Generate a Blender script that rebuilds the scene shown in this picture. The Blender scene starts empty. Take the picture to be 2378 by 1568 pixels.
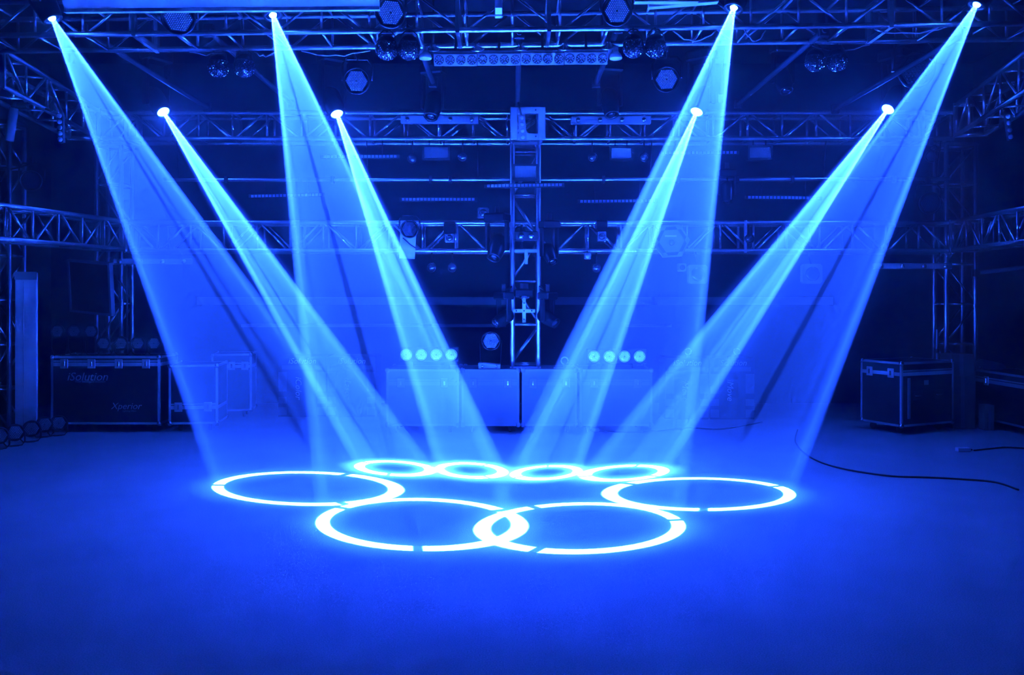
import bpy, bmesh, math, random
from mathutils import Vector, Matrix, Quaternion

S = bpy.context.scene
COL = S.collection
random.seed(7)

# ------------------------------------------------------------------ camera
FOCAL, EYE, CX, HORIZON = 2000.0, 1.75, 1189.0, 690.0      # in pixels of the 2378 x 1568 frame, metres
cam = bpy.data.cameras.new('camera')
camera = bpy.data.objects.new('camera', cam)
COL.objects.link(camera)
camera.location = (0, 0, EYE)
camera.rotation_euler = (math.pi / 2, 0, 0)
cam.sensor_width = 36
cam.lens = FOCAL / 2378 * 36
cam.shift_y = -(784 - HORIZON) / 2378
cam.clip_end = 200
S.camera = camera

# ------------------------------------------------------------------ world, exposure, added fill light
vs = S.view_settings
vs.view_transform = 'Standard'
vs.look = 'None'
vs.gamma = 1
vs.exposure = 0
vs.use_curve_mapping = False
S.cycles.sample_clamp_indirect = 0
S.cycles.max_bounces = 3
S.cycles.diffuse_bounces = 2
S.cycles.glossy_bounces = 2

BLUE = (0.0105, 0.062, 1.0)
FILL_BLUE = (0.006, 0.036, 1.0)
world = bpy.data.worlds.new('world')
S.world = world
world.use_nodes = True
world.node_tree.nodes['Background'].inputs[0].default_value = (0, 0, 0, 1)

HAZE_DENSITY, HAZE_G = 0.03, 0.5
# thin stage haze hangs in all of the air and shows the beams
wn = world.node_tree
haze = wn.nodes.new('ShaderNodeVolumeScatter')
haze.inputs['Density'].default_value = HAZE_DENSITY
haze.inputs['Anisotropy'].default_value = HAZE_G
wn.links.new(haze.outputs[0], wn.nodes['World Output'].inputs['Volume'])
FRONT_POWER, BACK_POWER = 950000, 2500000
GLOW_FRONT, GLOW_BACK = 0, 140
FILL_POWER = 3400


def fill_spot(loc, aim, power, angle, blend=1.0, radius=0.15, color=FILL_BLUE):
    """added blue fill spot high above the camera, with no fixture there"""
    L = bpy.data.lights.new('fill_spot', 'SPOT')
    o = bpy.data.objects.new('fill_spot', L)
    COL.objects.link(o)
    o.location = loc
    o.rotation_euler = (Vector(aim) - Vector(loc)).to_track_quat('-Z', 'Y').to_euler()
    L.energy, L.color = power, color
    L.spot_size, L.spot_blend, L.shadow_soft_size = math.radians(angle), blend, radius
    return o


fill_spot((-1.6, 0.4, 5.0), (-0.3, 8.0, 0.0), FILL_POWER, 45)  # unseen pair of fills, added to brighten the floor around the rings
fill_spot((1.6, 0.4, 5.0), (0.3, 8.0, 0.0), FILL_POWER, 45)

# the eight gobo beams: light source inside the head, centre of the ring on the floor, ring half-angles (tan), roll, the three gaps
BEAMS = [
    ((-4.178, 7.748, 4.334), (-1.960, 7.942, 0), (0.1789, 0.1292), -128.4, (-85.5, 35.3, 152.9)),
    ((-2.178, 7.774, 4.368), (-0.756, 6.748, 0), (0.1708, 0.1557), -87.9, (3.1, -116.9, 126.6)),
    ((2.010, 7.725, 4.417), (0.569, 6.631, 0), (0.1621, 0.1472), -106.6, (103.8, -13.6, -136.9)),
    ((4.169, 7.650, 4.423), (1.737, 7.704, 0), (0.1527, 0.1257), -67.8, (120.9, 2.3, -118.9)),
    ((-4.581, 11.013, 4.306), (-1.218, 8.830, 0), (0.0632, 0.0555), -114.0, (135.8, 255.8, 375.8)),
    ((-2.322, 11.034, 4.306), (-0.426, 8.721, 0), (0.0698, 0.0631), -101.1, (176.1, 296.1, 416.1)),
    ((2.450, 11.036, 4.328), (0.357, 8.609, 0), (0.0626, 0.0564), -100.4, (57.7, 177.7, 297.7)),
    ((4.935, 11.018, 4.328), (1.143, 8.595, 0), (0.0583, 0.0539), -76.2, (31.7, 151.7, 271.7)),
]
LENS_FRONT, LENS_BACK = 0.10, 0.30        # distance from source to lens


# ------------------------------------------------------------------ helpers
def at(px, py, Y):
    """point of the place seen at pixel (px, py) at depth Y metres"""
    return Vector(((px - CX) / FOCAL * Y, Y, EYE + (HORIZON - py) / FOCAL * Y))


def floor_at(px, py):
    Y = FOCAL * EYE / (py - HORIZON)
    return Vector(((px - CX) / FOCAL * Y, Y, 0))


def material(name, color, rough=0.6, metal=0.0, vary=0.15, scale=30.0, bump=0.0, emit=None, strength=0.0, spec=0.5, coat=0.0):
    m = bpy.data.materials.new(name)
    m.use_nodes = True
    nt = m.node_tree
    b = nt.nodes['Principled BSDF']
    b.inputs['Roughness'].default_value = rough
    b.inputs['Metallic'].default_value = metal
    b.inputs['Specular IOR Level'].default_value = spec
    b.inputs['Coat Weight'].default_value = coat
    tc = nt.nodes.new('ShaderNodeTexCoord')
    nz = nt.nodes.new('ShaderNodeTexNoise')
    nz.inputs['Scale'].default_value = scale
    nz.inputs['Detail'].default_value = 4
    nt.links.new(tc.outputs['Object'], nz.inputs['Vector'])
    mix = nt.nodes.new('ShaderNodeMix')
    mix.data_type = 'RGBA'
    mix.inputs['A'].default_value = (*[c * (1 - vary) for c in color], 1)
    mix.inputs['B'].default_value = (*[min(1, c * (1 + vary)) for c in color], 1)
    nt.links.new(nz.outputs['Fac'], mix.inputs['Factor'])
    nt.links.new(mix.outputs['Result'], b.inputs['Base Color'])
    if bump:
        bp = nt.nodes.new('ShaderNodeBump')
        bp.inputs['Strength'].default_value = bump
        bp.inputs['Distance'].default_value = 0.01
        nt.links.new(nz.outputs['Fac'], bp.inputs['Height'])
        nt.links.new(bp.outputs['Normal'], b.inputs['Normal'])
    if emit:
        b.inputs['Emission Color'].default_value = (*emit, 1)
        b.inputs['Emission Strength'].default_value = strength
        m.cycles.emission_sampling = 'NONE'
    return m


M = dict(
    aluminium=material('aluminium', (.6, .6, .62), .38, .95, .06, 20),
    steel=material('chrome_steel', (.75, .75, .77), .18, 1.0, .04, 20),
    dull_metal=material('dull_painted_metal', (.035, .035, .04), .65, 0, .15, 14),
    plate=material('brushed_plate', (.45, .45, .47), .6, .1, .1, 40),
    black=material('black_paint', (.018, .018, .02), .55, 0, .2, 20),
    plastic=material('black_plastic', (.012, .012, .014), .35, 0, .2, 30),
    rubber=material('black_rubber', (.012, .012, .012), .8, 0, .2, 40),
    white=material('white_paint', (.72, .72, .74), .5, 0, .05, 8),
    board=material('white_board', (.82, .82, .84), .45, 0, .12, 3),
    grey=material('grey_paint', (.26, .26, .28), .55, 0, .1, 12),
    glass=material('dark_lens_glass', (.05, .05, .06), .04, 0, .1, 30, spec=.9, coat=1.0),
    reflector=material('lens_reflector', (.55, .56, .6), .16, .9, .1, 60),
    dome=material('chrome_dome', (.8, .8, .82), .12, 1.0, .03, 20),
    led_cap=material('clear_led_cap', (.62, .64, .68), .25, 0, .1, 50, spec=.8),
    led_face=material('led_board', (.06, .065, .075), .4, 0, .2, 60),
    crystal=material('faceted_crystal', (.045, .045, .055), .08, .2, .5, 90, spec=1.0, coat=1.0),
    laminate=material('black_case_laminate', (.010, .010, .012), .6, 0, .3, 60, bump=.05),
    case_grey=material('pale_grey_case_skin', (.2, .2, .22), .7, 0, .08, 20),
    edge=material('aluminium_case_edging', (.78, .78, .8), .42, .55, .08, 30),
    ink=material('white_print', (.75, .75, .77), .7, 0, .1, 50),
    ink_dim=material('grey_print', (.4, .4, .42), .7, 0, .1, 50),
    carton=material('printed_carton', (.055, .055, .065), .8, 0, .12, 12),
    carton_pale=material('pale_carton_print', (.15, .15, .17), .8, 0, .1, 12),
    cardboard=material('brown_cardboard', (.2, .17, .13), .85, 0, .12, 10),
    screen=material('dark_screen', (.008, .008, .01), .2, 0, .2, 5),
    cable=material('black_cable', (.008, .008, .008), .6, 0, .2, 30),
    cable_white=material('white_cable', (.45, .45, .47), .5, 0, .1, 30),
    lens_glow=material('lit_par_lens', (.4, .4, .45), .15, 0, .1, 60, emit=(.012, .07, 1.0), strength=.8),
    lens_hot=material('bright_par_led', (.4, .4, .45), .2, 0, .1, 60, emit=(.014, .10, 1.0), strength=9.0),
    led_cap_glow=material('led_cap_added_glow', (.5, .5, .55), .3, 0, .1, 50, emit=(.01, .06, 1.0), strength=.55),  # caps of unlit LEDs, weak emission imitates the light they reflect
    status=material('status_led', (.3, .3, .4), .3, 0, .1, 60, emit=(.1, .08, 1.0), strength=4.0),
    batten=material('white_batten_paint', (.75, .75, .78), .4, 0, .04, 6),  # plain white paint of the battens
)

# clear front lens of a burning lamp: lets the beam through and glows
lm_ = bpy.data.materials.new('lit_beam_lens')
lm_.use_nodes = True
ln = lm_.node_tree
ln.nodes.clear()
tr = ln.nodes.new('ShaderNodeBsdfTransparent'); em_ = ln.nodes.new('ShaderNodeEmission')
ad = ln.nodes.new('ShaderNodeAddShader'); lo = ln.nodes.new('ShaderNodeOutputMaterial')
em_.inputs[0].default_value = (.0125, .09, 1.0, 1); em_.inputs[1].default_value = 170
ln.links.new(tr.outputs[0], ad.inputs[0]); ln.links.new(em_.outputs[0], ad.inputs[1]); ln.links.new(ad.outputs[0], lo.inputs[0])
lm_.cycles.emission_sampling = 'NONE'
M['lens_lit'] = lm_

# floor: dark fitted carpet with fine grain
fm = bpy.data.materials.new('grey_carpet')
fm.use_nodes = True
nt = fm.node_tree
b = nt.nodes['Principled BSDF']
b.inputs['Roughness'].default_value = .92
b.inputs['Specular IOR Level'].default_value = .12
tc = nt.nodes.new('ShaderNodeTexCoord')
n1 = nt.nodes.new('ShaderNodeTexNoise'); n1.inputs['Scale'].default_value = 130; n1.inputs['Detail'].default_value = 5
n2 = nt.nodes.new('ShaderNodeTexNoise'); n2.inputs['Scale'].default_value = 1.3; n2.inputs['Detail'].default_value = 4
for n in (n1, n2):
    nt.links.new(tc.outputs['Object'], n.inputs['Vector'])
r1 = nt.nodes.new('ShaderNodeValToRGB')
r1.color_ramp.elements[0].position, r1.color_ramp.elements[0].color = .3, (.27, .27, .28, 1)
r1.color_ramp.elements[1].position, r1.color_ramp.elements[1].color = .7, (.53, .53, .55, 1)
nt.links.new(n1.outputs['Fac'], r1.inputs[0])
mx = nt.nodes.new('ShaderNodeMix'); mx.data_type = 'RGBA'; mx.blend_type = 'MULTIPLY'; mx.inputs['Factor'].default_value = 1
r2 = nt.nodes.new('ShaderNodeValToRGB')
r2.color_ramp.elements[0].position, r2.color_ramp.elements[0].color = .3, (.84, .84, .84, 1)
r2.color_ramp.elements[1].position, r2.color_ramp.elements[1].color = .7, (1, 1, 1, 1)
nt.links.new(n2.outputs['Fac'], r2.inputs[0])
nt.links.new(r1.outputs[0], mx.inputs['A']); nt.links.new(r2.outputs[0], mx.inputs['B'])
nt.links.new(mx.outputs['Result'], b.inputs['Base Color'])
bp = nt.nodes.new('ShaderNodeBump'); bp.inputs['Strength'].default_value = .35; bp.inputs['Distance'].default_value = .006
nt.links.new(n1.outputs['Fac'], bp.inputs['Height']); nt.links.new(bp.outputs['Normal'], b.inputs['Normal'])
M['carpet'] = fm
M['wall'] = material('dark_wall_paint', (.045, .045, .05), .85, 0, .2, 2.0)
M['ceiling'] = material('black_ceiling_paint', (.015, .015, .018), .9, 0, .2, 2.0)


class MB:
    """collects shapes, builds ONE mesh object"""
    def __init__(self):
        self.bm = bmesh.new()

    def box(self, lo, hi, mat=None, bevel=0.0):
        r = bmesh.ops.create_cube(self.bm, size=1)
        vsx = r['verts']
        for v in vsx:
            v.co = Vector([(lo[k] + hi[k]) / 2 + v.co[k] * (hi[k] - lo[k]) for k in range(3)])
        if bevel:
            es = list({e for v in vsx for e in v.link_edges})
            rb = bmesh.ops.bevel(self.bm, geom=es, offset=bevel, segments=1, affect='EDGES', profile=.5)
            vsx = list({v for f in rb['faces'] for v in f.verts} | {v for v in vsx if v.is_valid})
        if mat is not None:
            bmesh.ops.transform(self.bm, matrix=mat, verts=[v for v in vsx if v.is_valid])
        return self

    def lathe(self, prof, n=20, mat=None, cap=True):
        """prof: (radius, z) pairs around local Z"""
        rings = []
        M4 = mat or Matrix()
        for r, z in prof:
            if r < 1e-6:
                rings.append([self.bm.verts.new(M4 @ Vector((0, 0, z)))])
            else:
                rings.append([self.bm.verts.new(M4 @ Vector((r * math.cos(2 * math.pi * k / n), r * math.sin(2 * math.pi * k / n), z))) for k in range(n)])
        for a, c in zip(rings, rings[1:]):
            for k in range(n):
                if len(a) == 1 and len(c) == 1:
                    continue
                if len(a) == 1:
                    f = (a[0], c[k], c[(k + 1) % n])
                elif len(c) == 1:
                    f = (a[k], c[0], a[(k + 1) % n])
                    f = (a[k], a[(k + 1) % n], c[0])
                else:
                    f = (a[k], a[(k + 1) % n], c[(k + 1) % n], c[k])
                fc = self.bm.faces.new(f)
                fc.smooth = True
        if cap:
            for ring, rev in ((rings[0], True), (rings[-1], False)):
                if len(ring) > 2:
                    self.bm.faces.new(list(reversed(ring)) if rev else ring)
        return self

    def path(self, pts, r, n=8):
        pts = [Vector(p) for p in pts]
        rings = []
        for i, p in enumerate(pts):
            t = (pts[min(i + 1, len(pts) - 1)] - pts[max(i - 1, 0)]).normalized()
            ref = Vector((0, 0, 1)) if abs(t.z) < .95 else Vector((1, 0, 0))
            u = t.cross(ref).normalized(); w = u.cross(t)
            rings.append([self.bm.verts.new(p + (u * math.cos(2 * math.pi * k / n) + w * math.sin(2 * math.pi * k / n)) * r) for k in range(n)])
        for a, c in zip(rings, rings[1:]):
            for k in range(n):
                f = self.bm.faces.new((a[k], a[(k + 1) % n], c[(k + 1) % n], c[k]))
                f.smooth = True
        self.bm.faces.new(list(reversed(rings[0]))); self.bm.faces.new(rings[-1])
        return self

    def prism(self, outline, lo, hi, mat=None):
        """outline in XZ (x, z), extruded along Y from lo to hi"""
        M4 = mat or Matrix()
        a = [self.bm.verts.new(M4 @ Vector((x, lo, z))) for x, z in outline]
        c = [self.bm.verts.new(M4 @ Vector((x, hi, z))) for x, z in outline]
        n = len(a)
        self.bm.faces.new(a); self.bm.faces.new(list(reversed(c)))
        for k in range(n):
            self.bm.faces.new((a[k], c[k], c[(k + 1) % n], a[(k + 1) % n]))
        return self

    def frame(self, x0, x1, z0, z1, t, lo, hi):
        """rectangular ring in XZ, thickness t, from lo to hi along Y"""
        o = [(x0, z0), (x1, z0), (x1, z1), (x0, z1)]
        i = [(x0 + t, z0 + t), (x1 - t, z0 + t), (x1 - t, z1 - t), (x0 + t, z1 - t)]
        V = [[self.bm.verts.new((x, y, z)) for x, z in q] for y in (lo, hi) for q in (o, i)]
        of, nf, ob, nb = V
        for k in range(4):
            j = (k + 1) % 4
            self.bm.faces.new((of[k], of[j], nf[j], nf[k]))
            self.bm.faces.new((ob[j], ob[k], nb[k], nb[j]))
            self.bm.faces.new((of[j], of[k], ob[k], ob[j]))
            self.bm.faces.new((nf[k], nf[j], nb[j], nb[k]))
        return self

    def mesh(self, name, mat):
        bmesh.ops.recalc_face_normals(self.bm, faces=self.bm.faces[:])
        me = bpy.data.meshes.new(name)
        self.bm.to_mesh(me); self.bm.free()
        me.materials.append(M[mat] if isinstance(mat, str) else mat)
        return me

    def build(self, name, mat, parent=None, mw=None):
        return link(name, self.mesh(name, mat), parent, mw)


def link(name, data, parent=None, m=None):
    o = bpy.data.objects.new(name, data)
    COL.objects.link(o)
    if parent is not None:
        o.parent = parent
    if m is not None:
        o.matrix_local = m
    return o


def tag(o, label=None, cat=None, group=None, kind=None):
    for k, v in (('label', label), ('category', cat), ('group', group), ('kind', kind)):
        if v:
            o[k] = v
    return o


def thing(name, label, cat, m=(0, 0, 0), group=None):
    o = bpy.data.objects.new(name, None)
    COL.objects.link(o)
    o.empty_display_size = .1
    o.matrix_world = m if isinstance(m, Matrix) else Matrix.Translation(Vector(m))
    return tag(o, label, cat, group)


def stuff(o):
    o['kind'] = 'stuff'
    return o


def T(x, y, z):
    return Matrix.Translation((x, y, z))


def aim(loc, d, up=(0, 0, 1)):
    """matrix at loc whose local Z looks along d"""
    d = Vector(d).normalized()
    return Matrix.Translation(Vector(loc)) @ d.to_track_quat('Z', 'Y').to_matrix().to_4x4()


def yaw(loc, deg):
    return Matrix.Translation(Vector(loc)) @ Matrix.Rotation(math.radians(deg), 4, 'Z')


_unit = {}


def unit_tube(r, mat, n=10):
    k = (round(r, 4), mat, n)
    if k not in _unit:
        _unit[k] = MB().lathe([(r, 0), (r, 1)], n).mesh('tube', mat)
    return _unit[k]


def strut(name, parent, p0, p1, r, mat='aluminium', n=10):
    p0, p1 = Vector(p0), Vector(p1)
    d = p1 - p0
    m = Matrix.Translation(p0) @ d.to_track_quat('Z', 'Y').to_matrix().to_4x4() @ Matrix.Diagonal((1, 1, d.length, 1))
    return link(name, unit_tube(r, mat, n), parent, m)


_cache = {}


def cached(key, fn):
    if key not in _cache:
        _cache[key] = fn()
    return _cache[key]


_fonts = {}


def text_mesh(s, size, shear=0.0, mat='ink'):
    k = (s, size, shear, mat)
    if k not in _fonts:
        c = bpy.data.curves.new('text', 'FONT')
        c.body, c.size, c.shear, c.extrude, c.align_x, c.align_y = s, size, shear, .0008, 'CENTER', 'CENTER'
        c.resolution_u = 3
        o = bpy.data.objects.new('text', c)
        COL.objects.link(o)
        dg = bpy.context.evaluated_depsgraph_get()
        me = bpy.data.meshes.new_from_object(o.evaluated_get(dg))
        bpy.data.objects.remove(o); bpy.data.curves.remove(c)
        me.materials.clear(); me.materials.append(M[mat])
        _fonts[k] = me
    return _fonts[k]


FRONT = Matrix.Rotation(math.pi / 2, 4, 'X')       # text stands up and faces -Y


# ------------------------------------------------------------------ the room
def slab(name, lo, hi, mat):
    o = MB().box(lo, hi).build(name, mat)
    o['kind'] = 'structure'
    return o


XW, YB_, ZC = 7.6, 14.2, 5.6
slab('floor', (-XW, -3, -.12), (XW, YB_, 0), 'carpet')
slab('wall_back', (-XW - .2, YB_, -.12), (XW + .2, YB_ + .2, ZC), 'wall')
slab('wall_left', (-XW - .2, -3, -.12), (-XW, YB_, ZC), 'wall')
slab('wall_right', (XW, -3, -.12), (XW + .2, YB_, ZC), 'wall')
slab('wall_front', (-XW - .2, -3.2, -.12), (XW + .2, -3, ZC), 'wall')
slab('ceiling', (-XW - .2, -3.2, ZC), (XW + .2, YB_ + .2, ZC + .15), 'ceiling')
# pale ledges along the back wall, one long run each side of the mast and a shorter one
for k, (x0, x1) in enumerate(((460, 1182), (1288, 1512), (1524, 1932))):
    a, c = at(x0, 690, 13.95), at(x1, 708, 13.95)
    o = MB().box((a.x, 13.9, c.z), (c.x, YB_, a.z)).build('trim_%d' % (k + 1), 'grey'); o['kind'] = 'structure'
for k, (x0, x1) in enumerate(((560, 1175), (1455, 1560))):
    a, c = at(x0, 753, 13.95), at(x1, 760, 13.95)
    o = MB().box((a.x, 13.95, c.z), (c.x, YB_, a.z)).build('trim_%d' % (k + 4), 'grey'); o['kind'] = 'structure'
o = MB().box((XW - .1, 8.5, 1.63), (XW, 12.6, 1.75)).build('trim_6', 'grey'); o['kind'] = 'structure'

# ------------------------------------------------------------------ trusses
def square_plate(h, w, t=.05, th=.018):
    """flat connector frame in local YZ, normal X"""
    mb = MB().frame(-.03, w + .03, -.03, h + .03, t, -th, th)
    R = Matrix(((0, 1, 0, 0), (1, 0, 0, 0), (0, 0, 1, 0), (0, 0, 0, 1)))
    bmesh.ops.transform(mb.bm, matrix=R, verts=mb.bm.verts[:])
    return mb


def truss(name, label, A, B, h, w, bays, r=.024, rb=.012, group='aluminium box trusses', up=(0, 0, 1), plates=(0, 1), flip=0, mat='aluminium', cat='truss', top=True):
    A, B = Vector(A), Vector(B)
    L = (B - A).length
    X = (B - A).normalized()
    Z = Vector(up); Z = (Z - X * Z.dot(X)).normalized()
    Y = Z.cross(X)
    m = Matrix((X, Y, Z)).transposed().to_4x4()
    m.translation = A
    t = thing(name, label, cat, m, group)
    for y in (0, w):
        for z in (0, h):
            strut('chord', t, (0, y, z), (L, y, z), r, mat, 12)
    st = L / bays
    for i in range(bays + 1):
        x = min(max(i * st, .04), L - .04)
        for y in (0, w):
            strut('upright', t, (x, y, 0), (x, y, h), rb, mat, 8)
        for z in ((0, h) if top else (0,)):
            strut('cross_bar', t, (x, 0, z), (x, w, z), rb, mat, 8)
        if i < bays:
            a, c = x, (i + 1) * st
            z0, z1 = ((.0, h), (h, .0))[(i + flip) % 2]
            for y in (0, w):
                strut('diagonal', t, (a + .03, y, z0), (c - .03, y, z1), rb, mat, 8)
    pm = cached(('plate', round(h, 3), round(w, 3), mat), lambda: square_plate(h, w).mesh('end_plate', mat))
    for p in plates:
        link('joint_plate', pm, t, T(L * p, 0, 0))
    return t


def front_z(x):
    """height of the bottom chords of the front truss at x"""
    return EYE + (HORIZON - (84 - 31 * ((x / 8.0 * FOCAL + CX) + 140) / 2660)) / FOCAL * 8.0


UP_BOTTOM, UP_TOP = at(0, 322, 11.5).z, at(0, 322, 11.5).z + .345
LOW_BOTTOM, LOW_TOP = at(0, 582, 11.5).z, at(0, 582, 11.5).z + .375

# front truss across the top of the picture
A, B = at(-140, 84, 8.0), at(2520, 53, 8.0)
truss('lighting_truss', 'long aluminium box truss across the top of the picture nearest the camera', A, B, .31, .5, 24, .026, .013,
      plates=(.452, .532, .17, .83), flip=1)
# back trusses
truss('lighting_truss', 'upper back box truss behind the four rear beam lamps', at(222, 322, 11.5), at(2214, 322, 11.5), .345, .36, 25, .031, .017, plates=(.036, .964))
truss('lighting_truss', 'lower back box truss at mid height behind the beams', at(290, 582, 11.5), at(2210, 583, 11.5), .375, .36, 25, .031, .017, flip=1,
      plates=(.0, .21, .75, 1.0))
# side trusses, running from the back corners towards the camera
truss('lighting_truss', 'left side box truss at mid height running out of the picture', (-5.62, 9.0, 2.385), (-5.15, 11.45, 2.385), .37, .34, 6, .028, .015, plates=(1,))
truss('lighting_truss', 'right side box truss at mid height running out of the picture', (5.85, 11.45, 2.375), (5.72, 9.0, 2.375), .375, .34, 6, .028, .015, plates=(0,))
truss('lighting_truss', 'upper left side box truss joining the front truss to the back truss', (-5.08, 8.58, 3.86), (-5.5, 11.45, 3.86), .37, .36, 5, .028, .015, plates=(0, 1), up=(0, 0, 1), flip=1)
truss('lighting_truss', 'upper right side box truss joining the front truss to the back truss', (5.9, 11.45, 3.9), (5.26, 8.58, 3.9), .4, .36, 5, .028, .015, plates=(0, 1))
# upright towers
truss('truss_tower', 'upright box truss mast in the middle of the back wall', (.0056, 11.5, .826), (.0056, 11.5, 4.21), .34, .25, 6, .034, .015,
      group='upright truss towers', up=(1, 0, 0), plates=(0, .865, 1.0), cat='truss tower')
truss('truss_tower', 'upright box truss tower at the far right behind the flight case', (5.98, 12.2, 0), (5.98, 12.2, 3.86), .40, .34, 7, .03, .015,
      group='upright truss towers', up=(1, 0, 0), plates=(0, 1), cat='truss tower')
truss('truss_tower', 'upright box truss tower at the back left behind the leftmost beam', (-5.72, 12.2, 0), (-5.72, 12.2, 3.86), .34, .34, 7, .03, .015,
      group='upright truss towers', up=(1, 0, 0), plates=(0, 1), cat='truss tower')
truss('truss_tower', 'upright box truss tower at the left edge beside the white board', (-6.42, 11.0, 0), (-6.42, 11.0, 4.0), .34, .34, 7, .03, .015,
      group='upright truss towers', up=(-1, 0, 0), plates=(0, 1), cat='truss tower')
# square corner frame where the mast meets the upper back truss
t = thing('mast_sleeve', 'wide square sleeve block on the mast at the upper back truss', 'truss block', at(1226, 325, 11.12))
w_ = .225
for x in (-w_, w_ - .09):
    MB().box((x, -.03, 0), (x + .09, .02, .42), bevel=.006).build('side_plate', 'plate', t)
for z in (.0, .34):
    MB().box((-w_ + .09, -.028, z), (w_ - .09, .018, z + .08), bevel=.005).build('cross_plate', 'plate', t)
for x in (-.1, .1):
    for z in (.04, .38):
        link('bolt', cached('bolt', lambda: MB().lathe([(.011, 0), (.011, .008), (.0, .01)], 8).mesh('bolt', 'black')), t, aim((x, -.029, z), (0, -1, 0)))

# single pipe halfway up the back
t = thing('crossbar_pipe', 'single long horizontal pipe between the two back trusses', 'pipe', at(380, 418, 11.6))
e = at(2204, 416, 11.6) - at(380, 418, 11.6)
strut('tube', t, (0, 0, 0), e, .028, 'aluminium', 12)
for f in (.02, .26, .40, .62, .84, .985):
    strut('dropper', t, e * f, e * f + Vector((0, -.1, UP_BOTTOM - (at(380, 418, 11.6) + e * f).z)), .008, 'black', 8)
for f in (.08, .215, .34, .365, .56, .655, .73, .80, .93):
    link('pipe_clamp', cached('pclamp', lambda: MB().box((-.022, -.045, -.05), (.022, .045, .05), bevel=.008).mesh('pipe_clamp', 'black')), t, T(*(e * f)))
# pipes running from front to back above the stage
for lab, X, dz, y1 in (('leftmost', -4.05, 2.52, 11.5), ('second from the left', -2.87, 2.52, 11.3), ('left of the middle', -.95, 2.58, 10.4),
                       ('middle', .07, 2.5, 11.4), ('right of the middle', 1.0, 2.55, 10.3), ('second from the right', 2.95, 2.52, 11.3), ('rightmost', 4.3, 2.5, 11.5)):
    t = thing('ceiling_pipe', f'{lab} of the dark pipes running back from the front truss', 'pipe', (X, 8.1, EYE + dz), 'pipes running front to back')
    strut('tube', t, (0, 0, 0), (0, y1 - 8.1, 0), .03, 'dull_metal', 12)
    for y in (.05, y1 - 8.15):
        link('pipe_clamp', cached('pclamp2', lambda: MB().box((-.05, -.025, -.06), (.05, .025, .06), bevel=.008).mesh('pipe_clamp', 'black')), t, T(0, y, 0))


# ------------------------------------------------------------------ beam lamps (moving heads)
def gobo_light(parent, b, power, inner, halo, spread):
    P, Tg, ab, roll, gaps = Vector(b[0]), Vector(b[1]), b[2], b[3], b[4]
    d = (Tg - P).normalized()
    X = d.cross(Vector((0, 0, 1))).normalized(); Y = X.cross(d)
    r = math.radians(roll)
    e1 = X * math.cos(r) + Y * math.sin(r); e2 = -X * math.sin(r) + Y * math.cos(r)
    L = bpy.data.lights.new('gobo_light', 'SPOT')
    o = bpy.data.objects.new('gobo_light', L)
    COL.objects.link(o)
    m = Matrix((e1, e2, e1.cross(e2))).transposed().to_4x4()
    m.translation = P
    o.parent = parent
    o.matrix_local = parent.matrix_world.inverted() @ m
    L.energy, L.color, L.shadow_soft_size = power, (1, 1, 1), .006
    L.spot_size, L.spot_blend = 2 * math.atan(max(ab) * spread), 0.0
    L.use_nodes = True
    nt = L.node_tree; N = nt.nodes; N.clear()

    def mt(op, a, c=None):
        n = N.new('ShaderNodeMath'); n.operation = op
        for i, x in enumerate((a, c)):
            if x is None:
                continue
            if isinstance(x, (int, float)):
                n.inputs[i].default_value = x
            else:
                nt.links.new(x, n.inputs[i])
        return n.outputs[0]

    def mr(v, a, c, e, f, smooth=True):
        n = N.new('ShaderNodeMapRange'); n.interpolation_type = 'SMOOTHSTEP' if smooth else 'LINEAR'
        nt.links.new(v, n.inputs[0])
        for i, x in enumerate((a, c, e, f)):
            n.inputs[i + 1].default_value = x
        return n.outputs[0]
    tcn = N.new('ShaderNodeTexCoord'); sx = N.new('ShaderNodeSeparateXYZ')
    nt.links.new(tcn.outputs['Normal'], sx.inputs[0])
    z = mt('ABSOLUTE', sx.outputs[2])
    u = mt('DIVIDE', mt('DIVIDE', sx.outputs[0], z), ab[0]); v = mt('DIVIDE', mt('DIVIDE', sx.outputs[1], z), ab[1])
    rr = mt('SQRT', mt('ADD', mt('MULTIPLY', u, u), mt('MULTIPLY', v, v)))
    ring = mt('MULTIPLY', mr(rr, inner - .012, inner + .012, 0, 1), mr(rr, .988, 1.012, 1, 0))
    for g in gaps:
        c, s = math.cos(math.radians(g)), math.sin(math.radians(g))
        dot = mt('ADD', mt('MULTIPLY', u, c), mt('MULTIPLY', v, s))
        crs = mt('ABSOLUTE', mt('SUBTRACT', mt('MULTIPLY', v, c), mt('MULTIPLY', u, s)))
        near = mt('MULTIPLY', mr(crs, .036, .054, 1, 0), mt('GREATER_THAN', dot, 0.0))
        ring = mt('MULTIPLY', ring, mt('SUBTRACT', 1.0, near))
    dist = mt('ABSOLUTE', mt('SUBTRACT', rr, (1 + inner) / 2))
    hl = mt('POWER', mr(dist, 0, spread - (1 + inner) / 2, 1, 0, False), 3.0)  # soft halo put into the pattern around the ring in place of bloom
    tot = mt('ADD', ring, mt('MULTIPLY', hl, halo))
    em = N.new('ShaderNodeEmission'); out = N.new('ShaderNodeOutputLight')
    em.inputs[0].default_value = (*BLUE, 1)
    nt.links.new(tot, em.inputs[1]); nt.links.new(em.outputs[0], out.inputs[0])


def head_shell(k):
    # barrel behind the lens, lens at z = 0, looking along +Z
    return MB().lathe([(.0, -.36 * k), (.075 * k, -.355 * k), (.105 * k, -.31 * k), (.112 * k, -.2 * k), (.1 * k, -.08 * k), (.088 * k, -.02 * k), (.088 * k, .0), (.07 * k, .0), (.066 * k, -.015 * k)], 20, cap=False).mesh('head_shell', 'plastic')


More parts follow.
